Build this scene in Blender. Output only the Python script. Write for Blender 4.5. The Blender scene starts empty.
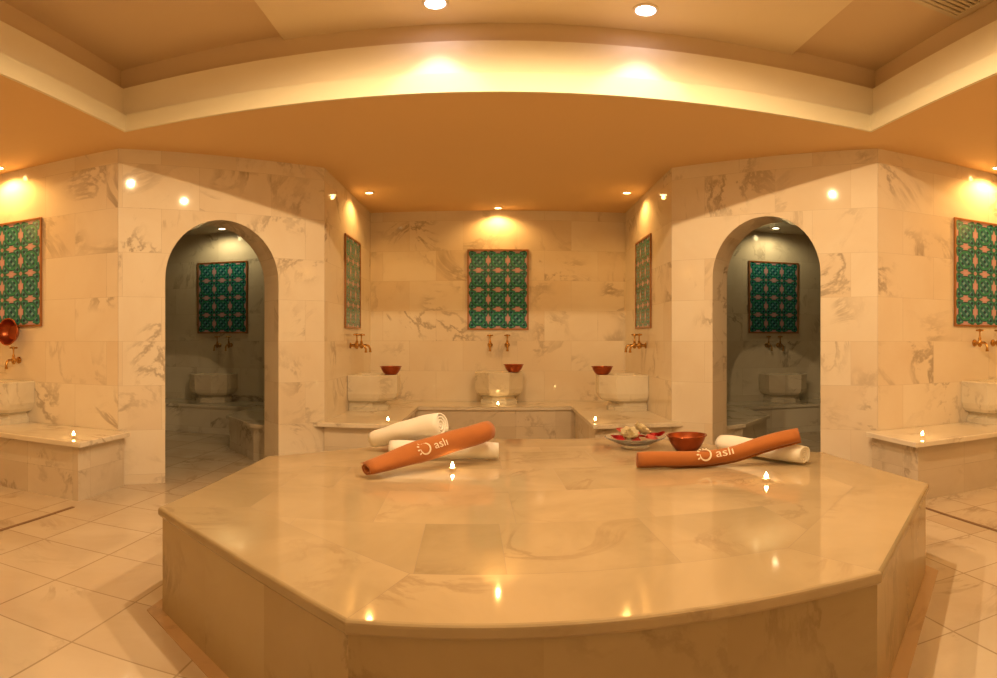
import bpy, bmesh, math, random
from mathutils import Vector, Matrix
random.seed(7)
PI = math.pi
sc = bpy.context.scene
C = sc.collection

# ------------------------------------------------------------------ materials
class G:
    """tiny helper to write node graphs as expressions"""
    def __init__(s, name):
        s.m = bpy.data.materials.new(name); s.m.use_nodes = True
        s.t = s.m.node_tree; s.N = s.t.nodes; s.L = s.t.links
        s.N.clear()
        s.out = s.N.new('ShaderNodeOutputMaterial')
        s.b = s.N.new('ShaderNodeBsdfPrincipled')
        s.L.new(s.b.outputs[0], s.out.inputs[0])
    def put(s, sock, v):
        if isinstance(v, bpy.types.NodeSocket): s.L.new(v, sock)
        elif v is not None: sock.default_value = v
    def math(s, op, a, b=None, c=None):
        n = s.N.new('ShaderNodeMath'); n.operation = op
        s.put(n.inputs[0], a)
        if b is not None: s.put(n.inputs[1], b)
        if c is not None: s.put(n.inputs[2], c)
        return n.outputs[0]
    def vmath(s, op, a, b=None):
        n = s.N.new('ShaderNodeVectorMath'); n.operation = op
        s.put(n.inputs[0], a)
        if b is not None: s.put(n.inputs[1], b)
        return n.outputs[0]
    def noise(s, vec, scale, detail=4, rough=.55, dist=0.0):
        n = s.N.new('ShaderNodeTexNoise'); s.put(n.inputs['Vector'], vec)
        n.inputs['Scale'].default_value = scale; n.inputs['Detail'].default_value = detail
        n.inputs['Roughness'].default_value = rough; n.inputs['Distortion'].default_value = dist
        return n.outputs[0]
    def mix(s, f, a, b, mode='MIX'):
        n = s.N.new('ShaderNodeMix'); n.data_type = 'RGBA'; n.blend_type = mode
        s.put(n.inputs[0], f); s.put(n.inputs[6], col(a)); s.put(n.inputs[7], col(b))
        return n.outputs[2]
    def rng(s, v, a, b, c=0.0, d=1.0):
        n = s.N.new('ShaderNodeMapRange'); n.interpolation_type = 'SMOOTHSTEP'
        s.put(n.inputs[0], v)
        for i, q in enumerate((a, b, c, d)): n.inputs[i+1].default_value = q
        return n.outputs[0]
    def bump(s, h, strength, dist=.002):
        n = s.N.new('ShaderNodeBump'); s.put(n.inputs['Height'], h)
        n.inputs['Strength'].default_value = strength; n.inputs['Distance'].default_value = dist
        s.L.new(n.outputs[0], s.b.inputs['Normal'])
    def set(s, **k):
        for a, v in k.items(): s.put(s.b.inputs[a.replace('_', ' ')], v)

def col(v):
    if isinstance(v, tuple) and len(v) == 3: return (*v, 1.0)
    return v

def plain(name, c, rough=.5, metal=0.0, var=.06, scale=6, bump=0, **k):
    g = G(name)
    tc = g.N.new('ShaderNodeTexCoord').outputs['Object']
    n = g.noise(tc, scale, 5)
    g.set(Base_Color=g.mix(n, tuple(max(0, x*(1-var)) for x in c), tuple(min(1, x*(1+var)) for x in c)),
          Roughness=rough, Metallic=metal, **k)
    if bump: g.bump(g.noise(tc, scale*40, 3), bump)
    return g.m

def marble(name, light, shade, vein, tile=None, rough=.14, seeded=False, amount=.75, off=.5, grout=.22, joint=.0016, coarse=1.0, spec=.4, tintw=.45):
    g = G(name)
    tc = g.N.new('ShaderNodeTexCoord')
    pos = tc.outputs['Object']
    gap = None
    if tile:
        br = g.N.new('ShaderNodeTexBrick')
        g.L.new(tc.outputs['UV'], br.inputs['Vector'])
        br.inputs['Color1'].default_value = (0, 0, 0, 1); br.inputs['Color2'].default_value = (1, 1, 1, 1)
        br.inputs['Mortar'].default_value = (.5, .5, .5, 1)
        br.inputs['Scale'].default_value = 1; br.inputs['Mortar Size'].default_value = joint
        br.inputs['Mortar Smooth'].default_value = .2; br.inputs['Bias'].default_value = 0
        br.inputs['Brick Width'].default_value = tile[0]; br.inputs['Row Height'].default_value = tile[1]
        br.offset = off
        rnd = g.N.new('ShaderNodeSeparateColor'); g.L.new(br.outputs['Color'], rnd.inputs[0]); rnd = rnd.outputs[0]
        gap = br.outputs['Fac']
    elif seeded:
        a = g.N.new('ShaderNodeAttribute'); a.attribute_name = 'seed'; rnd = a.outputs['Fac']
    else:
        oi = g.N.new('ShaderNodeObjectInfo'); rnd = oi.outputs['Random']
    cx = g.N.new('ShaderNodeCombineXYZ')
    g.put(cx.inputs[0], g.math('MULTIPLY', rnd, 31.0)); g.put(cx.inputs[1], g.math('MULTIPLY', rnd, 17.0)); g.put(cx.inputs[2], g.math('MULTIPLY', rnd, 53.0))
    p = g.vmath('ADD', pos, cx.outputs[0])
    n1 = g.noise(p, 1.5*coarse, 7, .62, 1.3)
    v = g.rng(g.math('ABSOLUTE', g.math('SUBTRACT', n1, .5)), .001, .042, 1, 0)
    msk = g.rng(g.noise(g.vmath('ADD', p, (5.2, 1.3, 8.1)), 1.9*coarse, 3, .5, .4), .46, .70)
    v = g.math('MULTIPLY', v, msk)
    n2 = g.noise(g.vmath('ADD', p, (9.2, 3.3, 2.1)), 3.2*coarse, 6, .66, 2.4)
    v2 = g.math('MULTIPLY', g.rng(n2, .56, .74), msk)
    cloud = g.rng(g.noise(p, 1.3*coarse, 5, .6, .8), .3, .72)
    tint = g.math('FRACT', g.math('MULTIPLY', rnd, 7.31))
    c = g.mix(g.math('MULTIPLY_ADD', tint, tintw, g.math('MULTIPLY', cloud, .55)), light, shade)
    c = g.mix(g.math('MULTIPLY', v2, amount*.62), c, vein)
    c = g.mix(g.math('MULTIPLY', v, amount), c, tuple(x*.75 for x in vein))
    if gap is not None: c = g.mix(g.math('MULTIPLY', gap, grout), c, (.25, .18, .11))
    g.set(Base_Color=c, Roughness=g.rng(cloud, 0, 1, rough*.85, rough*1.25))
    g.b.inputs['Specular IOR Level'].default_value = spec
    return g.m

def tile_art(name):
    """glazed tile panel: UV runs 0..3 across and 0..4 up, one unit per tile"""
    g = G(name)
    uv = g.N.new('ShaderNodeTexCoord').outputs['UV']
    s = g.N.new('ShaderNodeSeparateXYZ'); g.L.new(uv, s.inputs[0]); u, v = s.outputs[0], s.outputs[1]
    def cen(x): return g.math('SUBTRACT', g.math('FRACT', x), .5)                     # 0 in the tile's middle
    def edg(x): return g.math('SUBTRACT', g.math('FRACT', g.math('ADD', x, .5)), .5)  # 0 on the joint
    A = lambda x: g.math('ABSOLUTE', x)
    cu, cv, eu, ev = A(cen(u)), A(cen(v)), A(edg(u)), A(edg(v))
    def lozenge(a, b, ra, rb):
        q = g.math('ADD', g.math('POWER', g.math('DIVIDE', a, ra), 1.3), g.math('POWER', g.math('DIVIDE', b, rb), 1.3))
        return g.rng(q, .85, 1.1, 1, 0)
    def line(x, f, w):
        return g.rng(A(g.math('SINE', g.math('MULTIPLY', x, f*PI))), w*.5, w, 1, 0)
    n = g.noise(uv, 7, 3)
    def weave(x, f):
        q = A(g.math('SINE', g.math('MULTIPLY', x, f*PI)))
        return g.rng(q, .62, .76), g.rng(A(g.math('SUBTRACT', q, .95)), .05, .12, 1, 0)
    d1, k1 = weave(g.math('ADD', u, v), 3); d2, k2 = weave(g.math('SUBTRACT', u, v), 3)
    c = g.mix(n, (.006, .025, .07), (.012, .05, .10))
    tealA, tealB = g.mix(n, (.014, .21, .38), (.03, .33, .52)), g.mix(n, (.010, .18, .20), (.025, .27, .26))
    c = g.mix(d1, c, tealA); c = g.mix(g.math('MULTIPLY', k1, .55), c, (.30, .50, .40))
    c = g.mix(d2, c, tealB); c = g.mix(g.math('MULTIPLY', k2, .45), c, (.02, .06, .10))
    ring = g.math('SQRT', g.math('ADD', g.math('MULTIPLY', cen(u), cen(u)), g.math('MULTIPLY', cen(v), cen(v))))
    c = g.mix(g.rng(A(g.math('SUBTRACT', ring, .30)), .02, .05, 1, 0), c, (.02, .26, .16))
    c = g.mix(g.rng(A(g.math('SUBTRACT', ring, .36)), .008, .02, .8, 0), c, (.006, .03, .06))
    band = g.math('MAXIMUM', g.rng(eu, .085, .10, 1, 0), g.rng(ev, .085, .10, 1, 0))
    c = g.mix(g.math('MULTIPLY', band, .85), c, (.008, .11, .085))
    bl = g.math('MAXIMUM', g.rng(A(g.math('SUBTRACT', eu, .088)), .008, .020, 1, 0), g.rng(A(g.math('SUBTRACT', ev, .088)), .008, .020, 1, 0))
    c = g.mix(g.math('MULTIPLY', bl, .8), c, (.03, .28, .22))
    def med(a, b):     # stepped medallion: long diamond with a broad waist
        return g.math('MAXIMUM', lozenge(a, b, .085, .30), g.math('MULTIPLY', g.rng(a, .115, .13, 1, 0), g.rng(b, .10, .125, 1, 0)))
    m = g.math('MAXIMUM', med(eu, cv), med(ev, cu))
    m = g.math('MAXIMUM', m, lozenge(eu, ev, .085, .085))
    core = g.math('MAXIMUM', lozenge(eu, cv, .04, .16), lozenge(ev, cu, .04, .16))
    c = g.mix(m, c, (.52, .32, .38)); c = g.mix(g.math('MULTIPLY', core, .7), c, (.62, .50, .52))
    j = g.math('MAXIMUM', g.rng(eu, .004, .009, 1, 0), g.rng(ev, .004, .009, 1, 0))
    c = g.mix(g.math('MULTIPLY', j, .6), c, (.12, .12, .10))
    g.set(Base_Color=c, Roughness=.13)
    return g.m

def emit(name, c, s):
    g = G(name); g.N.remove(g.b)
    e = g.N.new('ShaderNodeEmission'); e.inputs[0].default_value = (*c, 1); e.inputs[1].default_value = s
    g.L.new(e.outputs[0], g.out.inputs[0]); return g.m

LIGHT, SHADE, VEIN = (.84, .77, .66), (.74, .63, .49), (.40, .31, .22)
M = dict(
    wall=marble('marble_wall', LIGHT, SHADE, VEIN, (.62, .345), .05, amount=.66, coarse=.75, spec=.22),
    cell=marble('marble_cell', (.74, .70, .60), (.62, .56, .46), (.34, .28, .21), (.62, .345), .12),
    floor=marble('marble_floor', (.67, .58, .46), (.55, .44, .32), (.34, .24, .15), (.44, .445), .10, off=0.0, grout=.6, joint=.0042, amount=.5),
    top=marble('marble_platform', (.54, .42, .26), (.34, .265, .15), (.40, .28, .16), None, .06, seeded=True, amount=.5, spec=.3, tintw=.62),
    side=marble('marble_platform_side_shaded', (.46, .36, .20), (.38, .28, .14), (.25, .17, .08), None, .16, seeded=True, amount=.6),  # sides get less light than the top; that shade is put into the colour
    slab=marble('marble_slab', (.84, .78, .68), (.70, .62, .50), VEIN, None, .12, amount=.6),
    face=marble('marble_face', (.74, .66, .55), (.58, .49, .38), VEIN, (.42, .5), .14, off=0.0, amount=.7),
    basin=marble('marble_basin', (.80, .74, .62), (.66, .58, .45), (.42, .34, .24), None, .16, amount=.45, coarse=2.0),
    border=marble('marble_border', (.62, .44, .26), (.54, .36, .20), (.3, .2, .12), None, .12, amount=.4),
    joint=plain('grout_tan', (.24, .17, .10), .6),
    groove=plain('drain_groove', (.22, .13, .07), .8),
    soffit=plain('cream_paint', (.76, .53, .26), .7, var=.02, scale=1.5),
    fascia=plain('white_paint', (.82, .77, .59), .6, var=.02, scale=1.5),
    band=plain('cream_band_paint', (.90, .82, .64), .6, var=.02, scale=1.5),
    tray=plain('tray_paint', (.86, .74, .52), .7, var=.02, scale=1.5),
    tray_side=plain('tan_tray_paint_shaded', (.72, .56, .36), .7, var=.02, scale=1.5),  # shade of the recessed band at the tray's edge is put into this tan
    art=tile_art('glazed_tile_art'),
    frame=plain('brown_copper_frame', (.34, .15, .055), .35, .3),
    brass=plain('brass', (.52, .29, .09), .22, 1.0),
    brass_dim=plain('brass_in_dim_light', (.38, .24, .11), .28, 1.0),  # cell taps: their dim light is put into a darker brass colour
    copper=plain('copper', (.34, .080, .026), .30, .8, var=.15, scale=30),
    copper_in=plain('copper_inside', (.42, .11, .04), .24, .85, var=.1, scale=30),
    white=plain('white_terry', (.93, .90, .82), .95, var=.04, scale=14, bump=.7, Sheen_Weight=.3),
    brown=plain('terracotta_terry', (.43, .145, .032), .92, var=.10, scale=14, bump=.6, Sheen_Weight=.2),
    thread=plain('cream_thread', (.88, .76, .58), .7),
    tin=plain('tealight_tin', (.78, .70, .58), .25, 1.0),
    wax=plain('wax', (.88, .80, .64), .45),
    wick=plain('wick', (.05, .04, .03), .9),
    flame=emit('flame', (1.0, .62, .22), 75),
    lamp=emit('warm_lamp', (1.0, .66, .30), 14),
    lamp_pink=emit('pinkish_lamp', (1.0, .80, .90), 14),
    lamp_cell=emit('neutral_lamp', (1.0, .86, .58), 10),
    ring=plain('downlight_ring', (.80, .70, .52), .35, .2),
    grille=plain('grille_paint', (.70, .60, .42), .5),
    dark=plain('vent_dark', (.36, .27, .16), .8),
    red=plain('red_petal', (.55, .015, .02), .5, var=.25, scale=30),
    rose=plain('pink_petal', (.70, .16, .13), .5, var=.2, scale=30),
    petal=plain('white_petal', (.97, .88, .64), .85, var=.02),
    pollen=plain('yellow_flower_centre', (.8, .5, .1), .7),
)
g = G('clear_glass'); g.set(Base_Color=(.95, .97, .95, 1), Roughness=.03, IOR=1.18); g.b.inputs['Transmission Weight'].default_value = .88
M['glass'] = g.m

# ------------------------------------------------------------------ mesh helpers
def uvmap(bm):
    L = bm.loops.layers.uv.verify()
    for f in bm.faces:
        f.normal_update(); n = f.normal
        if abs(n.z) > .7:
            for l in f.loops: l[L].uv = (l.vert.co.x + 50.31, l.vert.co.y + 49.71)
        else:
            t = Vector((-n.y, n.x, 0)).normalized()
            for l in f.loops: l[L].uv = (l.vert.co.dot(t) + 50, l.vert.co.z + 40.29)

def obj(name, bm, mats, parent=None, smooth=False, uv=True, loc=None, rotz=0):
    bmesh.ops.recalc_face_normals(bm, faces=bm.faces)
    if uv: uvmap(bm)
    me = bpy.data.meshes.new(name); bm.to_mesh(me); bm.free()
    for m in (mats if isinstance(mats, (list, tuple)) else [mats]): me.materials.append(m)
    if smooth:
        me.polygons.foreach_set('use_smooth', [True]*len(me.polygons))
        if smooth != 'all': me.set_sharp_from_angle(angle=math.radians(38))
    o = bpy.data.objects.new(name, me); C.objects.link(o)
    if parent: o.parent = parent
    if loc: o.location = loc
    if rotz: o.rotation_euler.z = rotz
    return o

def tag(o, label, cat, group=None):
    o['label'] = label; o['category'] = cat
    if group: o['group'] = group
    return o

def thing(name, label, cat, loc=(0, 0, 0), rotz=0, group=None):
    o = bpy.data.objects.new(name, None); C.objects.link(o)
    o.empty_display_size = .05
    o.location = loc; o.rotation_euler.z = rotz
    return tag(o, label, cat, group)

def struct(name, bm, m, parent=None, **k):
    o = obj(name, bm, m, parent, **k)
    if not parent: o['kind'] = 'structure'
    return o

def dup(root, label, loc, rotz=0, group=None):
    r = root.copy(); C.objects.link(r); r.location = loc; r.rotation_euler.z = rotz; r['label'] = label
    if group: r['group'] = group
    for ch in list(root.children):
        c = ch.copy(); C.objects.link(c); c.parent = r
        for q in list(ch.children):
            d = q.copy(); C.objects.link(d); d.parent = c
    return r

def box(bm, x0, x1, y0, y1, z0, z1, bev=0):
    r = bmesh.ops.create_cube(bm, size=1.0)
    for v in r['verts']:
        v.co = Vector((x0 + (v.co.x+.5)*(x1-x0), y0 + (v.co.y+.5)*(y1-y0), z0 + (v.co.z+.5)*(z1-z0)))
    if bev:
        es = {e for v in r['verts'] for e in v.link_edges}
        bmesh.ops.bevel(bm, geom=list(es), offset=bev, segments=2, profile=.5, affect='EDGES')
    return bm

def nb(): return bmesh.new()

def prism(bm, pts, z0, z1, bev=0, seg=3, holes=None):
    lo = [bm.verts.new((x, y, z0)) for x, y in pts]; hi = [bm.verts.new((x, y, z1)) for x, y in pts]
    n = len(pts)
    bm.faces.new(lo[::-1]); f = bm.faces.new(hi)
    for i in range(n): bm.faces.new((lo[i], lo[(i+1) % n], hi[(i+1) % n], hi[i]))
    if bev: bmesh.ops.bevel(bm, geom=list(f.edges), offset=bev, segments=seg, profile=.5, affect='EDGES')
    return bm

def lathe(bm, prof, segs=32, M4=None, cap=True):
    rings = []
    for r, z in prof:
        if r < 1e-6: rings.append([bm.verts.new((0, 0, z))])
        else: rings.append([bm.verts.new((r*math.cos(2*PI*k/segs), r*math.sin(2*PI*k/segs), z)) for k in range(segs)])
    for a, b in zip(rings, rings[1:]):
        for k in range(segs):
            q = [a[k % len(a)], a[(k+1) % len(a)], b[(k+1) % len(b)], b[k % len(b)]]
            q2 = []
            for v in q:
                if v not in q2: q2.append(v)
            if len(q2) > 2: bm.faces.new(q2)
    if cap:
        for R in (rings[0], rings[-1]):
            if len(R) > 2: bm.faces.new(R)
    if M4 is not None:
        for R in rings:
            for v in R: v.co = M4 @ v.co
    return bm

def frames(path):
    P = [Vector(p) for p in path]; out = []
    up = Vector((0, 0, 1)); prev = None
    for i, p in enumerate(P):
        t = (P[min(i+1, len(P)-1)] - P[max(i-1, 0)]).normalized()
        if prev is None:
            a = up if abs(t.z) < .9 else Vector((0, 1, 0))
            n = (a - t*a.dot(t)).normalized()
        else: n = (prev - t*prev.dot(t)).normalized()
        prev = n; out.append((p, t, n, t.cross(n)))
    return out

def tube(bm, path, r, segs=14, cap=True):
    rs = r if isinstance(r, (list, tuple)) else [r]*len(path)
    rings = []
    for (p, t, n, b), q in zip(frames(path), rs):
        rings.append([bm.verts.new(p + n*q*math.cos(2*PI*k/segs) + b*q*math.sin(2*PI*k/segs)) for k in range(segs)])
    for A, B in zip(rings, rings[1:]):
        for k in range(segs): bm.faces.new((A[k], A[(k+1) % segs], B[(k+1) % segs], B[k]))
    if cap: bm.faces.new(rings[0][::-1]); bm.faces.new(rings[-1])
    return bm

def arc_pts(pts, k=6):
    """smooth polyline through pts (Catmull-Rom)"""
    P = [Vector(p) for p in pts]; P = [P[0]*2-P[1]] + P + [P[-1]*2-P[-2]]; out = []
    for i in range(1, len(P)-2):
        for j in range(k):
            t = j/k; a, b, c, d = P[i-1], P[i], P[i+1], P[i+2]
            out.append(.5*((2*b) + (c-a)*t + (2*a-5*b+4*c-d)*t*t + (3*b-a-3*c+d)*t**3))
    out.append(P[-2]); return out

def mir(pts, s): return [(s*x, y) for x, y in pts]

# ------------------------------------------------------------------ dimensions (metres; camera stands at the entrance, looking along +Y)
EYE = 1.12
CEIL = 2.60
AX, AY0, AY1 = 1.475, 5.386, 7.43         # centre alcove: half width, mouth, back wall
NX, NY = 2.77, 4.19                        # corner between angled wall and side niche
OUT = 4.85                                 # depth of the side niches
TZ, TX, TY0, TY1 = 3.09, 2.49, .6, 3.86    # ceiling tray
P1, P2 = Vector((-NX, NY, 0)), Vector((-AX, AY0, 0))
TH = .31
Ldir = (P2-P1).normalized(); WL = (P2-P1).length
Nout = Vector((-Ldir.y, Ldir.x, 0))
CZ = 2.50                                  # ceiling of the two washing cells
CY = 7.62                                  # their back wall
BH = .42                                   # bench height

# ------------------------------------------------------------------ shell
struct('floor', box(nb(), -5.2, 5.2, -2.8, 7.9, -.15, 0), M['floor'])
def wallbox(name, *a, m='wall', s=1):
    x0, x1 = sorted((s*a[0], s*a[1]))
    struct(name, box(nb(), x0, x1, *a[2:]), M[m])
wallbox('wall_back', -1.75, 1.75, AY1, AY1+.25, 0, CEIL)
for s, side in ((-1, 'left'), (1, 'right')):
    wallbox('wall_alcove_'+side, AX, AX+.22, AY0+.005, AY1+.25, 0, CEIL, s=s)
    wallbox('wall_niche_'+side, NX+.004, OUT+.2, NY, NY+.24, 0, CEIL, s=s)
    wallbox('wall_'+side, OUT, OUT+.2, 1.25, NY, 0, CEIL, s=s)
    wallbox('wall_niche_near_'+side, NX, OUT+.2, 1.0, 1.25, 0, CEIL, s=s)
    # angled wall near the camera, entrance passage
    pts = mir([(-NX, 1.25), (-AX-.02, .05), (-AX-.25, -.15), (-NX-.2, 1.05)], -s)
    struct('wall_angled_near_'+side, prism(nb(), pts, 0, CEIL), M['wall'])
    wallbox('wall_entrance_'+side, AX+.02, AX+.22, -2.6, .05, 0, CEIL, s=s)
    # washing cell behind the arch
    wallbox('wall_cell_back_'+side, 1.70, OUT+.2, CY, CY+.2, 0, CEIL, m='cell', s=s)
    wallbox('wall_cell_inner_'+side, 1.70, 1.74, 5.62, CY, 0, CEIL, m='cell', s=s)
    wallbox('wall_cell_outer_'+side, OUT-.05, OUT+.2, NY+.24, CY, 0, CEIL, m='cell', s=s)
    wallbox('wall_cell_near_'+side, 3.0, OUT, NY+.241, NY+.27, 0, CEIL, m='cell', s=s)
    pts = mir([(-4.9, 4.40), (-2.985, 4.43), (-1.715, 5.625), (-1.70, CY), (-4.9, CY)], -s)
    struct('ceiling_cell_'+side, prism(nb(), pts, CZ, CEIL-.002), M['cell'])
wallbox('wall_front', -1.8, 1.8, -2.8, -2.6, 0, CEIL)

# angled wall with the arched opening (local: x along the wall, y into the wall, z up)
def arch_wall(s, side, a0, a1, spring, apex):
    bm = nb()
    cx, hw = (a0+a1)/2, (a1-a0)/2
    arc = [(cx - hw*math.cos(PI*k/24), spring + (apex-spring)*math.sin(PI*k/24)) for k in range(25)]
    def W(x, d, z):
        p = P1 + Ldir*x + Nout*d; return Vector((-s*p.x, p.y, z))
    def face(q):
        bm.faces.new([bm.verts.new(v) for v in q])
    for d in (0, TH):
        face([W(0, d, 0), W(a0, d, 0), W(a0, d, spring), W(a0, d, CEIL), W(0, d, CEIL)])
        face([W(a1, d, 0), W(WL, d, 0), W(WL, d, CEIL), W(a1, d, CEIL), W(a1, d, spring)])
        for k in range(24):
            (x0, z0), (x1, z1) = arc[k], arc[k+1]
            face([W(x0, d, z0), W(x1, d, z1), W(x1, d, CEIL), W(x0, d, CEIL)])
    rim = [(a0, 0)] + arc + [(a1, 0)]
    for (x0, z0), (x1, z1) in zip(rim, rim[1:]):
        face([W(x0, 0, z0), W(x1, 0, z1), W(x1, TH, z1), W(x0, TH, z0)])
    for x in (0, WL): face([W(x, 0, 0), W(x, TH, 0), W(x, TH, CEIL), W(x, 0, CEIL)])
    for x0, x1 in ((0, a0), (a0, a1), (a1, WL)): face([W(x0, 0, CEIL), W(x1, 0, CEIL), W(x1, TH, CEIL), W(x0, TH, CEIL)])
    bmesh.ops.remove_doubles(bm, verts=bm.verts, dist=1e-5)
    struct('wall_arched_'+side, bm, M['wall'])
arch_wall(-1, 'left', .372, 1.335, 1.60, 2.085); arch_wall(1, 'right', .455, 1.38, 1.64, 2.12)

# lower ceiling with the rectangular tray
def ring_prism(bm, o, i, z0, z1):
    for x0, x1, y0, y1 in ((o[0], i[0], o[2], o[3]), (i[1], o[1], o[2], o[3]), (i[0], i[1], o[2], i[2]), (i[0], i[1], i[3], o[3])):
        box(bm, x0, x1, y0, y1, z0, z1)
    return bm
R0 = (-TX, TX, TY0, TY1)
def grow(r, d): return (r[0]-d, r[1]+d, r[2]-d, r[3]+d)
R1, R2 = grow(R0, .02), grow(R0, .09)
R3 = grow(R0, .16)
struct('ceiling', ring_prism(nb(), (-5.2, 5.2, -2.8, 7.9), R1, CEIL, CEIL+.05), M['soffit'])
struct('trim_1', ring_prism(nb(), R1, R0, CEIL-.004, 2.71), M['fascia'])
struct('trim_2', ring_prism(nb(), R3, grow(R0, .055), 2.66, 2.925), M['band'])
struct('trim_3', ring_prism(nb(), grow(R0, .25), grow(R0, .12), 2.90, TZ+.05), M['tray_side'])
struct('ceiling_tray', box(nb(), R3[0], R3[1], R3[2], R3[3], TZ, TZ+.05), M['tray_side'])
struct('ceiling_tray_panel', box(nb(), -1.36, 1.93, TY0, grow(R0, .118)[3], TZ-.03, TZ-.001), M['tray'])

# drain grooves at the mouths of the side niches
for s, side in ((-1, 'left'), (1, 'right')):
    x0, x1 = sorted((s*2.635, s*2.66))
    struct('trim_drain_'+side, box(nb(), x0, x1, 1.9, 3.46, .0005, .0035), M['groove'])

# ------------------------------------------------------------------ platform in the middle
OC = Vector((.292, 3.055)); APO = 1.53; ROT = math.radians(2.5)
OCT = [Vector(p) for p in ((1.915, 3.50), (.98, 4.49), (-.36, 4.55), (-1.335, 3.62), (-1.33, 2.335), (-.370, 1.568), (1.075, 1.622), (1.918, 2.475))]
def octa(a, c=OC):
    d = a - APO; out = []
    for k in range(8):
        P, Q, R = OCT[k-1], OCT[k], OCT[(k+1) % 8]
        e1, e2 = (Q-P).normalized(), (R-Q).normalized()
        n1, n2 = Vector((e1.y, -e1.x)), Vector((e2.y, -e2.x))
        q = Q + (n1+n2)*(d/(1+n1.dot(n2))) - OC + c
        out.append((q.x, q.y))
    return out
PH, SL = .43, .038
plat = thing('heated_platform', 'large octagonal marble platform in the middle of the floor, with towels and candles on it', 'platform', (OC.x, OC.y, 0))
def octl(a): return octa(a, Vector((0, 0)))
def seeded_faces(bm, mi, fn):
    L = bm.faces.layers.float.get('seed') or bm.faces.layers.float.new('seed')
    for f in bm.faces: f[L] = fn(f)
# base: vertical slabs, two to a side, with fine joints
bm = nb(); o1 = octl(APO-.004)
for k in range(8):
    A, B = Vector(o1[k]), Vector(o1[(k+1) % 8])
    for j in range(3):
        p, q = A.lerp(B, j/3), A.lerp(B, (j+1)/3)
        bm.faces.new([bm.verts.new(v) for v in ((p.x, p.y, 0), (q.x, q.y, 0), (q.x, q.y, PH-SL), (p.x, p.y, PH-SL))])
    # closing cap wedge
bm.faces.new([bm.verts.new((x, y, PH-SL-.001)) for x, y in o1])
seeded_faces(bm, 0, lambda f: random.random())
r = bmesh.ops.inset_individual(bm, faces=[f for f in bm.faces if len(f.verts) == 4], thickness=.0016, depth=0)
for f in r['faces']: f.material_index = 1
obj('base', bm, [M['side'], M['joint']], plat)
# top slab: ring of eight border pieces, inner tiles, rounded nose
bm = nb(); oo, oi = octl(APO), octl(APO-.33)
tops = []
for k in range(8):
    q = [oi[k], oo[k], oo[(k+1) % 8], oi[(k+1) % 8]]
    tops.append(bm.faces.new([bm.verts.new((x, y, PH)) for x, y in q]))
inner = bm.faces.new([bm.verts.new((x, y, PH)) for x, y in oi])
ux, uy = Vector((math.cos(ROT), math.sin(ROT), 0)), Vector((-math.sin(ROT), math.cos(ROT), 0))
b0 = -1.125
for k in range(1, 5):
    fs = [f for f in bm.faces if f not in tops]
    ge = set(fs) | {e for f in fs for e in f.edges} | {v for f in fs for v in f.verts}
    bmesh.ops.bisect_plane(bm, geom=list(ge), plane_co=uy*(b0+.52*k), plane_no=uy)
rows = {}
for f in [f for f in bm.faces if f not in tops]:
    rows.setdefault(int((f.calc_center_median().dot(uy)-b0)/.52), []).append(f)
for rrow, fs in list(rows.items()):
    xs = [-1.09, -.59, -.315, .22, .75] if rrow == 0 else [(-1.06 + .54*i + (.27 if rrow % 2 else 0)) for i in range(5)]
    for x in xs:
        fs = [f for f in bm.faces if f not in tops and int((f.calc_center_median().dot(uy)-b0)/.52) == rrow]
        ge = set(fs) | {e for f in fs for e in f.edges} | {v for f in fs for v in f.verts}
        bmesh.ops.bisect_plane(bm, geom=list(ge), plane_co=ux*x, plane_no=ux)
L = bm.faces.layers.float.new('seed')
for f in bm.faces:
    c = f.calc_center_median()
    f[L] = (random.randrange(7) + .35*random.random())/7.31
    if f not in tops and b0 < c.dot(uy) < b0+.5 and -.56 < c.dot(ux) < -.34: f[L] = 3.97/7.31
rr = bmesh.ops.inset_individual(bm, faces=list(bm.faces), thickness=.0012, depth=0)
for f in rr['faces']: f.material_index = 1
# nose and underside
def nose(bm, lay):
    prof = [(0, 0)] + [(.012*math.sin(t), -.012*(1-math.cos(t))) for t in (PI/6, PI/3, PI/2)] + [(.012, -SL+.008), (.006, -SL), (-.05, -SL)]
    rings = [[bm.verts.new((x, y, PH+dz)) for x, y in octl(APO+d)] for d, dz in prof]
    for a, b in zip(rings, rings[1:]):
        for k in range(8):
            f = bm.faces.new((a[k], a[(k+1) % 8], b[(k+1) % 8], b[k])); f[lay] = .11+.07*k
nose(bm, L)
obj('top_slab', bm, [M['top'], M['joint']], plat)
# border strip around the foot
bm = nb(); a, b = octa(APO-.03), octa(APO+.055)
for k in range(8):
    q = [a[k], b[k], b[(k+1) % 8], a[(k+1) % 8]]
    lo = [bm.verts.new((x, y, .0005)) for x, y in q]; hi = [bm.verts.new((x, y, .004)) for x, y in q]
    bm.faces.new(hi); bm.faces.new(lo[::-1])
    for i in range(4): bm.faces.new((lo[i], lo[(i+1) % 4], hi[(i+1) % 4], hi[i]))
struct('trim_4', bm, M['border'])

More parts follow.
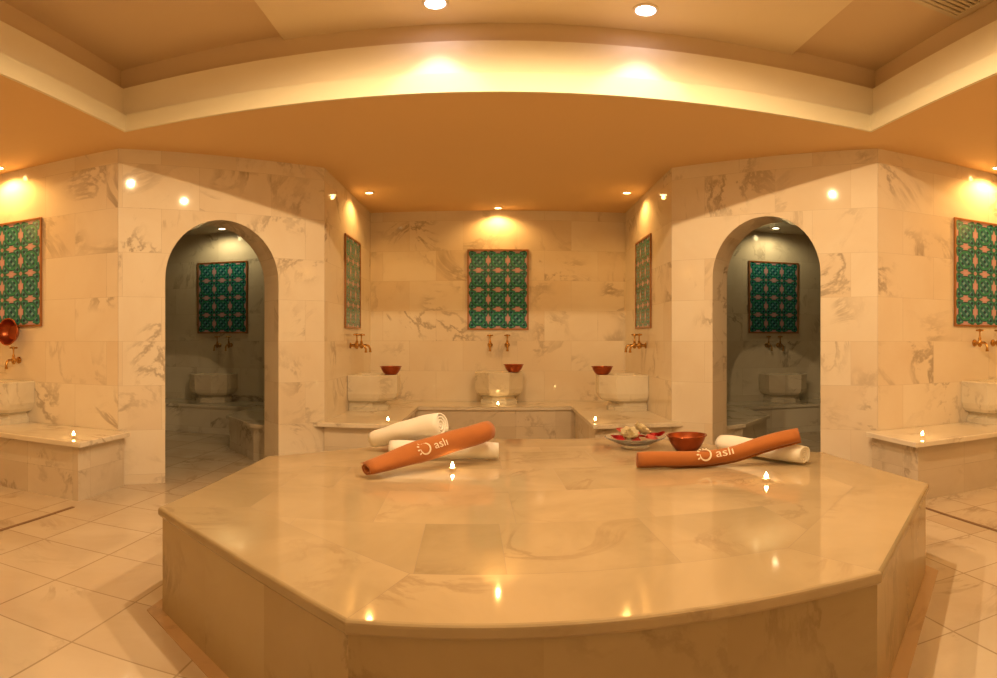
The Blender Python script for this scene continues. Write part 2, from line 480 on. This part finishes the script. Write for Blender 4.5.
# ------------------------------------------------------------------ benches
def bench(label, base_pts, slab_pts, h, m=('face', 'slab')):
    t = thing('marble_bench', label, 'bench', (0, 0, 0))
    t.location = (base_pts[0][0], base_pts[0][1], 0)
    o = base_pts[0]
    rel = lambda P: [(x-o[0], y-o[1]) for x, y in P]
    obj('bench_base', prism(nb(), rel(base_pts), 0, h-.035), M[m[0]], t)
    obj('seat_slab', prism(nb(), rel(slab_pts), h-.035, h, .008), M[m[1]], t)
    return t
e = .004
bx0, bx1, by = -.84, .78, 6.80
bench('U-shaped marble bench around the centre alcove, carrying three marble basins',
      [(-AX+e, AY1-e), (-AX+e, 5.37), (bx0-.03, 5.37), (bx0-.03, by+.03), (bx1+.03, by+.03), (bx1+.03, 5.37), (AX-e, 5.37), (AX-e, AY1-e)],
      [(-AX+e, AY1-e), (-AX+e, 5.40), (-1.55, 5.31), (bx0, 5.31), (bx0, by), (bx1, by), (bx1, 5.31), (1.55, 5.31), (AX-e, 5.40), (AX-e, AY1-e)], BH)
for s, side in ((-1, 'left'), (1, 'right')):
    bench(f'marble bench with one tealight in the side niche at the {side} edge of the photo',
          [(s*4.84, NY-e), (s*2.715, NY-e), (s*2.715, 3.60), (s*4.84, 3.60)],
          [(s*4.84, NY-e), (s*2.66, NY-e), (s*2.66, 3.55), (s*4.84, 3.555)], BH)
    bench(f'low dim marble bench inside the cell behind the {side} arch',
          [(s*4.79, CY-e), (s*4.79, 7.03), (s*2.71, 7.03), (s*2.71, 6.18), (s*2.22, 5.62), (s*1.98, 5.52), (s*1.745, 5.70), (s*1.745, CY-e)],
          [(s*4.79, CY-e), (s*4.79, 7.0), (s*2.74, 7.0), (s*2.74, 6.16), (s*2.24, 5.59), (s*1.98, 5.49), (s*1.745, 5.68), (s*1.745, CY-e)], .345, ('cell', 'cell'))

# ------------------------------------------------------------------ basins (local: wall at y=0, outwards +y)
def half_oct(w, d, cut):
    return [(-w/2, 0), (-w/2, d-cut), (-w/2+cut, d), (w/2-cut, d), (w/2, d-cut), (w/2, 0)]
def loft(bm, secs, cap0=True, cap1=True):
    rings = [[bm.verts.new((x, y, z)) for x, y in P] for P, z in secs]
    n = len(rings[0])
    for a, b in zip(rings, rings[1:]):
        for k in range(n): bm.faces.new((a[k], a[(k+1) % n], b[(k+1) % n], b[k]))
    if cap0: bm.faces.new(rings[0][::-1])
    if cap1: bm.faces.new(rings[-1])
    return rings
def make_basin(label, loc, rotz, group):
    t = thing('marble_basin', label, 'basin', loc, rotz, group)
    bm = nb()
    loft(bm, [(half_oct(.40, .37, .12), 0), (half_oct(.40, .37, .12), .035), (half_oct(.36, .345, .11), .05), (half_oct(.35, .34, .11), .075), (half_oct(.38, .36, .12), .085)])
    obj('foot', bm, M['basin'], t)
    bm = nb()
    W, D = .52, .47
    secs = [(half_oct(.38, .36, .12), .0855), (half_oct(.45, .42, .135), .098), (half_oct(.49, .45, .14), .125), (half_oct(W, D, .15), .17), (half_oct(W, D, .15), .345), (half_oct(W-.01, D-.005, .148), .352)]
    # inner bowl, set back so that the front rim stays wide
    def inn(k, z):
        return ([(-.20*k, .19-.145*k), (-.20*k, .19+.07*k), (-.12*k, .19+.145*k), (.12*k, .19+.145*k), (.20*k, .19+.07*k), (.20*k, .19-.145*k)], z)
    secs += [inn(1, .352), inn(.95, .33), inn(.8, .24), inn(.5, .19)]
    loft(bm, secs)
    obj('bowl', bm, M['basin'], t)
    return t
gB = 'marble wash basins'
basin = make_basin('rounded marble basin under the centre tile panel at the back of the alcove', (.01, AY1-e, BH), PI, gB)
dup(basin, 'marble basin on the left arm of the alcove bench, under the narrow left panel', (-AX+e, 6.50, BH), -PI/2)
dup(basin, 'marble basin on the right arm of the alcove bench, beside the right copper bowl', (AX-e, 6.50, BH), PI/2)
dup(basin, 'marble basin cut by the left edge of the photo, on the left niche bench', (-3.88, NY-e, BH), PI)
dup(basin, 'marble basin cut by the right edge of the photo, on the right niche bench', (3.88, NY-e, BH), PI)
dup(basin, 'dim marble basin seen through the left arch', (-3.49, CY-e, .345), PI)
dup(basin, 'dim marble basin seen through the right arch', (3.49, CY-e, .345), PI)

# ------------------------------------------------------------------ tile panels
def make_panel(label, loc, rotz, group):
    t = thing('tile_panel', label, 'tile panel', loc, rotz, group)
    W, H, f = .70, .92, .016
    bm = nb()
    def bar(q):
        lo = [bm.verts.new((x, 0, z)) for x, z in q]; hi = [bm.verts.new((x, .016, z)) for x, z in q]
        bm.faces.new(lo); bm.faces.new(hi[::-1])
        for i in range(4): bm.faces.new((lo[i], lo[(i+1) % 4], hi[(i+1) % 4], hi[i]))
    o = [(-W/2, 0), (W/2, 0), (W/2, H), (-W/2, H)]; n = [(-W/2+f, f), (W/2-f, f), (W/2-f, H-f), (-W/2+f, H-f)]
    for k in range(4): bar([o[k], o[(k+1) % 4], n[(k+1) % 4], n[k]])
    obj('frame', bm, M['frame'], t)
    bm = nb(); box(bm, -W/2+f, W/2-f, 0, .009, f, H-f)
    L = bm.loops.layers.uv.verify()
    for fa in bm.faces:
        for l in fa.loops: l[L].uv = ((l.vert.co.x+W/2-f)/(W-2*f)*3 + 3, (l.vert.co.z-f)/(H-2*f)*4 + 4)
    obj('tile_field', bm, M['art'], t, uv=False)
    return t
gP = 'turquoise tile panels'
PZ = 1.235
panel = make_panel('turquoise and pink tile panel on the back wall of the centre alcove', (0, AY1-.001, PZ), PI, gP)
dup(panel, 'narrow-looking tile panel on the left side wall of the centre alcove', (-AX+.001, 6.47, PZ), -PI/2)
dup(panel, 'narrow-looking tile panel on the right side wall of the centre alcove', (AX-.001, 6.47, PZ), PI/2)
dup(panel, 'tile panel at the left edge of the photo, with a copper bowl at its foot', (-3.885, NY-.001, PZ), PI)
dup(panel, 'tile panel at the right edge of the photo, above brass taps', (3.885, NY-.001, PZ), PI)
dup(panel, 'dim tile panel seen through the left arch', (-3.44, CY-.001, PZ-.03), PI)
dup(panel, 'dim tile panel seen through the right arch', (3.44, CY-.001, PZ-.03), PI)

# ------------------------------------------------------------------ taps (local: wall at y=0, outwards +y)
def RX(a): return Matrix.Rotation(a, 4, 'X')
def make_tap(label, loc, rotz, group, mat):
    t = thing('wall_tap', label, 'tap', loc, rotz, group)
    obj('flange', lathe(nb(), [(.0, 0), (.030, 0), (.030, .004), (.024, .010), (.015, .014), (.013, .06), (0, .06)], 20, RX(-PI/2), cap=False), mat, t, True)
    bm = nb()
    lathe(bm, [(0, -.034), (.010, -.034), (.017, -.024), (.021, -.008), (.021, .010), (.016, .022), (.012, .030), (.015, .036), (.009, .050), (.007, .060), (.007, .098), (0, .099)], 20, Matrix.Translation((0, .068, 0)), cap=False)
    obj('valve_body', bm, mat, t, True)
    bm = nb()
    tube(bm, arc_pts([(0, .075, -.006), (0, .105, .002), (0, .140, -.004), (0, .158, -.032), (0, .160, -.062)]), [.011]*24+[.012], 12)
    lathe(bm, [(.008, 0), (.014, .0), (.014, .014), (.010, .018)], 16, Matrix.Translation((0, .160, -.072)))
    obj('spout', bm, mat, t, True)
    bm = nb()
    for a in (.4, .4+PI/2):
        d = Vector((math.cos(a), math.sin(a), 0))*.036
        c = Vector((0, .068, .108))
        tube(bm, [c-d, c-d*.8, c-d*.3, c+d*.3, c+d*.8, c+d], [.006, .009, .006, .006, .009, .006], 10)
    lathe(bm, [(0, .096), (.012, .096), (.014, .108), (.011, .118), (0, .121)], 16, Matrix.Translation((0, .068, 0)), cap=False)
    obj('handle', bm, mat, t, True)
    return t
gT = 'pairs of brass wall taps'
TPZ = 1.065
tap = make_tap('left one of the two brass taps under the centre tile panel', (-.09, AY1-e, TPZ), PI, gT, M['brass'])
spots = [('right one of the two brass taps under the centre tile panel', (.105, AY1-e, TPZ), PI),
         ('nearer brass tap on the left side wall of the centre alcove', (-AX+e, 6.36, TPZ), -PI/2),
         ('farther brass tap on the left side wall of the centre alcove', (-AX+e, 6.58, TPZ), -PI/2),
         ('nearer brass tap on the right side wall of the centre alcove', (AX-e, 6.36, TPZ), PI/2),
         ('farther brass tap on the right side wall of the centre alcove', (AX-e, 6.58, TPZ), PI/2),
         ('brass tap at the left edge of the photo, just beneath the hanging copper bowl', (-3.80, NY-e, .945), PI),
         ('brass tap at the right edge of the photo, beneath the right tile panel', (3.77, NY-e, TPZ+.03), PI),
         ('brass tap cut by the right edge of the photo', (3.99, NY-e, TPZ+.03), PI)]
for lb, lo, rz in spots: dup(tap, lb, lo, rz)
tapd = make_tap('left one of the two dark taps seen through the left arch', (-3.48, CY-e, TPZ-.01), PI, 'dark wall taps', M['brass_dim'])
for lb, x in (('right one of the two dark taps seen through the left arch', -3.32), ('left one of the two dark taps seen through the right arch', 3.34), ('right one of the two dark taps seen through the right arch', 3.50)):
    dup(tapd, lb, (x, CY-e, TPZ-.01), PI)

# ------------------------------------------------------------------ copper bowls
def make_bowl(label, loc, group, k=1.0):
    t = thing('copper_bowl', label, 'bowl', loc, 0, group)
    out = [(0, 0), (.060, 0), (.066, .004), (.088, .030), (.103, .060), (.110, .082), (.116, .086), (.116, .089)]
    inn = [(.108, .089), (.100, .062), (.085, .034), (.060, .010), (0, .007)]
    obj('bowl_body', lathe(nb(), [(r*k, z*k) for r, z in out+inn], 40, cap=False), M['copper'], t, True)
    bm = nb()
    lathe(bm, [(.112*k, .0895*k), (.1175*k, .0905*k), (.1195*k, .0870*k), (.1175*k, .0835*k), (.113*k, .084*k), (.112*k, .0895*k)], 40, cap=False)
    obj('rim', bm, M['copper_in'], t, True)
    return t
gC = 'copper bowls on the basins'
RIM = BH+.3525
b0_ = make_bowl('copper bowl on the front rim of the left alcove basin', (-AX+.405, 6.43, RIM), gC, .93)
dup(b0_, 'copper bowl on the front rim of the centre alcove basin', (.17, AY1-.385, RIM), 0)
dup(b0_, 'copper bowl on the front rim of the right alcove basin', (AX-.435, 6.43, RIM), 0)
big = make_bowl('larger orange-red copper bowl standing on the platform behind the right towel roll', (1.165, 3.90, PH+.001), None, 1.08)
hang = make_bowl('copper bowl hanging upright against the tap at the left edge of the photo', (-3.835, NY-.026, 1.185), None, 1.0)
hang.rotation_euler = (math.radians(86), 0, 0)

# ------------------------------------------------------------------ towels
def spiral_roll(path, R, turns=3.3, taper=(1, 1), squash=(1, 1),  th=.010, r0=.012, wob=.0025, seed=0, phase=0.0, flat=1.0):
    """a rolled towel: a spiral strip swept along the path"""
    rnd = random.Random(seed); bm = nb()
    K = int(turns*22)
    outer, inner = [], []
    for k in range(K+1):
        t = k/K; a = phase + 2*PI*turns*t; r = r0 + (R-r0)*t
        pitch = (R-r0)/turns
        hh = min(th, pitch*.86)*(.35 + .65*min(1, (K-k)/3.0))
        outer.append((r, a)); inner.append((r-hh, a))
    ring = outer + inner[::-1]
    n = len(ring); rings = []
    fr = frames(path); NP = len(fr)
    ph = [rnd.random()*6 for _ in range(4)]
    for i, (p, t, nn, b) in enumerate(fr):
        u = i/(NP-1); endk = min(u, 1-u)*NP
        sh = (1 - .07*max(0, 1-endk/1.6)**2)*(taper[0] + (taper[1]-taper[0])*u)
        row = []
        for r, a in ring:
            q = r*sh + wob*(r/R)*(math.sin(3*a+ph[0]+u*5) + .7*math.sin(u*17+ph[1]+a))
            s_in = (1-r/R)*.012*(1 if i == 0 else (-1 if i == NP-1 else 0))
            row.append(bm.verts.new(p + nn*q*math.sin(a)*(squash[0] + (squash[1]-squash[0])*min(1, u*2.5)) + b*q*math.cos(a) + t*s_in))
        rings.append(row)
    for A, B in zip(rings, rings[1:]):
        for k in range(n): bm.faces.new((A[k], A[(k+1) % n], B[(k+1) % n], B[k]))
    m = len(outer)
    for row in (rings[0], rings[-1]):
        for k in range(m-1): bm.faces.new((row[k], row[k+1], row[n-2-k], row[n-1-k]))
    return bm

def seg(a, b, k=14, bow=0): 
    a, b = Vector(a), Vector(b)
    return [a.lerp(b, i/k) + Vector((0, 0, bow*math.sin(PI*i/k))) for i in range(k+1)]
def towel(label, path, R, mat, group=None, name='rolled_towel', **k):
    o0 = Vector(path[len(path)//2]); o0 = Vector((o0.x, o0.y, PH))
    t = thing(name, label, 'towel', o0, 0, group)
    obj('towel_cloth', spiral_roll([Vector(p)-o0 for p in path], R, **k), mat, t, 'all')
    return t, o0
Z = PH
towel('white rolled towel lying flat on the platform under the left brown roll', seg((-.625, 3.71, Z+.059), (.005, 3.72, Z+.057)), .056, M['white'], seed=1, phase=1.9)
towel('white rolled towel leaning up on another white towel, its round end facing right', seg((-.775, 3.97, Z+.066), (-.325, 3.765, Z+.203), bow=.008), .077, M['white'], taper=(.80, 1.0), seed=2, turns=3.2, phase=2.6, r0=.014)
towel('white rolled towel under the right brown roll, near the copper bowl', seg((1.33, 3.74, Z+.062), (1.625, 3.18, Z+.058)), .057, M['white'], seed=3, phase=2.2)
pathL = seg((-.655, 3.165, Z+.045), (-.045, 3.655, Z+.182), 18, .004)
pathR = arc_pts([(.735, 3.385, Z+.051), (.98, 3.36, Z+.050), (1.20, 3.33, Z+.056), (1.40, 3.27, Z+.115), (1.60, 3.195, Z+.168)], 5)
tL, oL = towel('brown rolled towel with cream lettering, left of the centre, over white towels', pathL, .058, M['brown'], 'brown lettered towel rolls', seed=4, turns=2.0, r0=.030, phase=2.4, taper=(1.12, 1.06), squash=(.54, 1))
tR, oR = towel('brown rolled towel with cream lettering, on the right, bent over one white towel', pathR, .049, M['brown'], 'brown lettered towel rolls', seed=5, turns=2.6, r0=.014, phase=.75)

# embroidery: emblem ring + letters, wrapped on the outside of the roll
def text_mesh(s, size):
    cu = bpy.data.curves.new('letters', 'FONT'); cu.body = s; cu.size = size; cu.extrude = 0
    o = bpy.data.objects.new('letters', cu); C.objects.link(o)
    dg = bpy.context.evaluated_depsgraph_get(); me = bpy.data.meshes.new_from_object(o.evaluated_get(dg))
    bpy.data.objects.remove(o); bpy.data.curves.remove(cu)
    bm = nb(); bm.from_mesh(me); bpy.data.meshes.remove(me); return bm
def emblem(size):
    bm = nb(); K = 26; r = size*.40
    def strip(pts, w):
        P = [Vector((x, y, 0)) for x, y in pts]
        V = []
        for i, p in enumerate(P):
            t = (P[min(i+1, len(P)-1)]-P[max(i-1, 0)]).normalized(); nrm = Vector((-t.y, t.x, 0))
            ww = w*(.35+.65*math.sin(PI*(i+.5)/len(P)))
            V.append((bm.verts.new(p+nrm*ww), bm.verts.new(p-nrm*ww)))
        for a, b in zip(V, V[1:]): bm.faces.new((a[0], b[0], b[1], a[1]))
    strip([(r*math.cos(a), r*math.sin(a)) for a in [math.radians(118 - 300*i/K) for i in range(K+1)]], size*.065)
    for a in (75, 100, 128, 155, 182, 210):       # small leaves fanning off the upper left
        c, s_ = math.cos(math.radians(a)), math.sin(math.radians(a))
        strip([(r*(1.15+.09*i)*c, r*(1.15+.09*i)*s_) for i in range(6)], size*.055)
    return bm
def wrap(bm, path, R, u0, ang0, parent, name, lift=.004):
    bmesh.ops.triangulate(bm, faces=bm.faces)
    bmesh.ops.subdivide_edges(bm, edges=[e_ for e_ in bm.edges if e_.calc_length() > .012], cuts=1)
    P = [Vector(p) for p in path]; fr = frames(P)
    S = [0]
    for a, b in zip(P, P[1:]): S.append(S[-1]+(b-a).length)
    for v in bm.verts:
        s_ = min(max(u0+v.co.x, 0), S[-1]-1e-6); i = max(k for k in range(len(S)-1) if S[k] <= s_)
        f = (s_-S[i])/(S[i+1]-S[i])
        p = P[i].lerp(P[i+1], f); n = fr[i][2].lerp(fr[i+1][2], f).normalized(); b = fr[i][3].lerp(fr[i+1][3], f).normalized()
        a = ang0 + v.co.y/R
        v.co = p + (b*math.cos(a) + n*math.sin(a))*(R+lift) 
    o = obj(name, bm, M['thread'], parent, uv=False)
    return o
def side(path):   # the b axis may point away from the viewer; letters face the camera (-y)
    return 1 if frames([Vector(p) for p in path])[len(path)//2][3].y < 0 else -1
def stitch(t, o0, path, R, u0, size, elev, xs=1.0):
    rel = [Vector(p)-o0 for p in path]
    sgn = side(path)
    bmE, bmT = emblem(size*1.25), text_mesh('aslı', size)
    for v in bmE.verts: v.co.y += size*.30
    for v in bmT.verts: v.co.x *= xs
    for bm in (bmE, bmT):
        for v in bm.verts: v.co.y = (v.co.y - size*.3)
        if sgn < 0:
            for v in bm.verts: v.co.y = -v.co.y
    a = elev if sgn > 0 else PI-elev
    wrap(bmE, rel, R, u0, a, t, 'emblem'); wrap(bmT, rel, R, u0+size*.95, a, t, 'lettering')
stitch(tL, oL, pathL, .057, .330, .058, math.radians(28), 1.2)
stitch(tR, oR, pathR, .049, .365, .062, math.radians(34), 1.45)

# ------------------------------------------------------------------ glass dish with petals
dish = thing('glass_dish', 'clear footed glass dish of red petals and white blossom on the platform', 'dish', (.875, 4.08, PH+.001))
obj('dish_glass', lathe(nb(), [(0, 0), (.085, 0), (.095, .004), (.080, .012), (.075, .018), (.12, .030), (.165, .050), (.195, .066), (.198, .070), (.190, .072), (.160, .057), (.115, .038), (.06, .028), (0, .026)], 48, cap=False), M['glass'], dish, True)
def petal_bm(l, w, cup):
    bm = nb(); rows = []
    for i in range(7):
        t = i/6; ww = w*math.sin(PI*min(1, .12+.88*t)**.8)*(1 if t < 1 else .5) + .002
        rows.append([bm.verts.new((j*ww/2, l*t, cup*(t*t) + .3*ww*(j/2)**2)) for j in (-2, -1, 0, 1, 2)])
    for a, b in zip(rows, rows[1:]):
        for j in range(4): bm.faces.new((a[j], a[j+1], b[j+1], b[j]))
    r = bmesh.ops.solidify(bm, geom=list(bm.faces), thickness=.0012)
    return bm
gR = 'loose petals in the glass dish'
pm = {}
for key, m in (('red', M['red']), ('rose', M['rose'])):
    b = petal_bm(.055, .040, .016); o = obj('flower_petal', b, m, None, True)
    pm[key] = o
rp = random.Random(11); first = {'red': True, 'rose': True}
spots_ = []
while len(spots_) < 15:
    a = rp.random()*2*PI; rr_ = .03+.125*math.sqrt(rp.random())
    q = (rr_*math.cos(a), rr_*math.sin(a))
    if all((q[0]-p[0])**2 + (q[1]-p[1])**2 > .052**2 for p in spots_): spots_.append(q)
for k, (x, y) in enumerate(spots_):
    rr_ = math.hypot(x, y)
    key = 'red' if (x < -.07 or x > .075) else 'rose'
    z = .040 + max(0, rr_-.06)*.30 + .006*(k % 3)
    o = pm[key] if first[key] else pm[key].copy()
    if not first[key]: C.objects.link(o)
    first[key] = False
    o.location = (.875+x, 4.08+y, PH+z); o.rotation_euler = (rp.uniform(-.2, .5), rp.uniform(-.4, .4), rp.random()*6.28)
    tag(o, {'red': 'deep red loose petal near the rim of the glass dish', 'rose': 'pinkish red loose petal in the middle of the glass dish'}[key], 'petal', ('deep red' if key == 'red' else 'pinkish red') + ' petals in the glass dish')
def blossom(loc, rot, k, label):
    t = thing('white_blossom', label, 'flower', loc, 0, 'white blossoms in the glass dish')
    t.rotation_euler = rot
    for ring_, (n, l, w, tilt) in enumerate(((7, .055, .040, .35), (5, .040, .030, .85))):
        for i in range(n):
            o = obj('petal', petal_bm(l*k, w*k, .02*k), M['petal'], t, True)
            o.rotation_euler = (tilt, 0, 2*PI*i/n + ring_*.4)
    obj('flower_centre', lathe(nb(), [(0, 0), (.010*k, .002), (.009*k, .010), (0, .014)], 14, cap=False), M['pollen'], t, True)
blossom((.825, 4.04, PH+.070), (.45, -.1, .2), 1.35, 'larger left one of the white blossoms on the glass dish')
blossom((.905, 4.08, PH+.094), (.55, .25, 1.0), 1.30, 'right and higher one of the white blossoms on the glass dish')

# ------------------------------------------------------------------ tealights
def make_tealight(label, loc, group):
    t = thing('tealight', label, 'candle', loc, 0, group)
    obj('tin_cup', lathe(nb(), [(0, 0), (.019, 0), (.0195, .002), (.0200, .0155), (.0206, .016), (.0195, .0160), (.0190, .003), (0, .002)], 24, cap=False), M['tin'], t, True)
    obj('wax', lathe(nb(), [(0, .0022), (.0186, .0032), (.0188, .0125), (.012, .0115), (0, .011)], 24, cap=False), M['wax'], t, True)
    obj('wick', tube(nb(), [(0, 0, .0105), (0, 0, .015), (.0006, 0, .0185)], .0009, 8), M['wick'], t)
    obj('flame', lathe(nb(), [(0, .0165), (.0060, .0195), (.0098, .0245), (.0092, .030), (.0055, .037), (.0022, .043), (0, .048)], 16, cap=False), M['flame'], t, True)
    return t
gL = 'burning tealights'
tl = make_tealight('burning tealight on the platform in front of the left towels', (-.24, 3.42, PH+.001), gL)
for lb, lo in (('burning tealight on the platform in front of the right brown towel roll', (1.27, 2.90, PH+.001)),
               ('burning tealight on the front corner of the left niche bench, by the left edge', (-2.83, 3.70, BH+.001)),
               ('burning tealight on the front corner of the right niche bench, by the right edge', (2.83, 3.70, BH+.001)),
               ('burning tealight on the left arm of the alcove bench, behind the white towels', (-.93, 5.44, BH+.001)),
               ('burning tealight on the bench in front of the centre basin', (0, 6.86, BH+.001)),
               ('burning tealight on the right arm of the alcove bench, behind the flower dish', (.825, 5.47, BH+.001))):
    dup(tl, lb, lo)

# ------------------------------------------------------------------ lamps
def make_down(label, loc, mat, group, r=.045):
    t = thing('ceiling_downlight', label, 'ceiling lamp', loc, 0, group)
    obj('trim_ring', lathe(nb(), [(r, 0), (r+.018, 0), (r+.018, -.004), (r+.012, -.008), (r, -.006), (r, 0)], 32, cap=False), M['ring'], t, True)
    obj('lamp_face', lathe(nb(), [(0, -.003), (r, -.003), (r, -.0005), (0, -.0005)], 32, cap=False), mat, t)
    return t
def spot(loc, power, c, size, blend=.4, rad=.022, tgt=None):
    d = bpy.data.lights.new('lamp_light', 'SPOT'); d.energy = power; d.color = c; d.spot_size = math.radians(size); d.spot_blend = blend; d.shadow_soft_size = rad
    o = bpy.data.objects.new('lamp_light', d); C.objects.link(o); o.location = loc
    if tgt: o.rotation_euler = (Vector(tgt)-Vector(loc)).to_track_quat('-Z', 'Y').to_euler()
    return o
TRAYC, WALLC, CELLC = (1.0, .68, .34), (1.0, .52, .14), (1.0, .76, .36)
dl = None
tz = TZ-.031
lab = {(-.36, 3.72): 'left one of the two pinkish downlights in the ceiling tray', (.86, 3.72): 'right one of the two pinkish downlights in the ceiling tray'}
for y in (3.72, 2.5, 1.28):
    for x in (-.36, .86):
        lb = lab.get((x, y), 'pinkish downlight in the ceiling tray, out of the frame overhead')
        if dl is None: dl = make_down(lb, (x, y, tz), M['lamp_pink'], 'tray downlights', .060)
        else: dup(dl, lb, (x, y, tz))
        spot((x, y, tz-.02), *((13, (1.0, .66, .56), 92, .5) if y > 3 else (115 if y > 2 else 32, TRAYC, 172, .26)))
wl = None
lamps = [('downlight above the centre tile panel at the back of the alcove', (0, AY1-.15, CEIL)),
         ('downlight above the left side wall of the centre alcove', (-AX+.19, 6.40, CEIL)),
         ('downlight above the right side wall of the centre alcove', (AX-.19, 6.40, CEIL)),
         ('downlight above the tile panel at the left edge of the photo', (-3.88, NY-.17, CEIL)),
         ('downlight above the tile panel at the right edge of the photo', (3.88, NY-.17, CEIL))]
for lb, lo in lamps:
    if wl is None: wl = make_down(lb, lo, M['lamp'], 'wall washing downlights', .036)
    else: dup(wl, lb, lo)
    spot((lo[0], lo[1], CEIL-.03), 17 if abs(lo[0]) < 3 else 26, WALLC, 160, .5, .018)
for s in (-1, 1):      # unseen spots added to balance the niches' light, and one in the entrance
    spot((s*(OUT-.17), 2.72, CEIL-.03), 24, WALLC, 160, .5, .018)
    spot((s*3.88, 1.45, CEIL-.03), 24, WALLC, 160, .5, .018)
spot((0, -1.2, CEIL-.03), 14, WALLC, 150, .5, .05)
cl = make_down('small downlight on the ceiling of the cell behind the left arch', (-3.32, CY-.28, CZ), M['lamp_cell'], 'cell downlights', .040)
dup(cl, 'small downlight on the ceiling of the cell behind the right arch', (3.32, CY-.33, CZ))
for s in (-1, 1): spot((s*3.32, CY-.30, CZ-.03), 9, CELLC, 162, .5, .03, (s*3.38, CY-.12, 1.0))

# ventilation grille in the tray ceiling
v = thing('ceiling_vent', 'slotted ventilation grille in the ceiling tray, at the top right of the photo', 'vent', (2.36, 2.80, TZ))
obj('backing', box(nb(), -.20, .20, -.20, .20, -.004, -.0005), M['dark'], v)
bm = nb(); ring_prism(bm, (-.22, .22, -.22, .22), (-.185, .185, -.185, .185), -.014, -.0005); obj('vent_frame', bm, M['grille'], v)
for k in range(9):
    y = -.165+.041*k
    obj('slat', box(nb(), -.185, .185, y-.012, y+.012, -.012, -.006), M['grille'], v)

# ------------------------------------------------------------------ world, camera
w = bpy.data.worlds.new('world'); sc.world = w; w.use_nodes = True
w.node_tree.nodes['Background'].inputs[0].default_value = (.02, .012, .006, 1)
w.node_tree.nodes['Background'].inputs[1].default_value = .2
cam = bpy.data.cameras.new('camera'); co = bpy.data.objects.new('camera', cam); C.objects.link(co)
co.location = (0, 0, EYE); co.rotation_euler = (PI/2, 0, 0)
F = 650.0
cam.type = 'PANO'
pc = cam.cycles if hasattr(cam, 'cycles') else cam
pc.panorama_type = 'CENTRAL_CYLINDRICAL'
pc.central_cylindrical_range_u_min = -498.0/F; pc.central_cylindrical_range_u_max = 499.0/F
pc.central_cylindrical_range_v_min = -338.0/F; pc.central_cylindrical_range_v_max = 340.0/F
pc.central_cylindrical_radius = 1.0
cam.clip_start = .05; cam.clip_end = 60
sc.camera = co
sc.view_settings.view_transform = 'Standard'; sc.view_settings.look = 'None'
sc.view_settings.gamma = 1.0; sc.view_settings.exposure = 0.18; sc.view_settings.use_curve_mapping = False
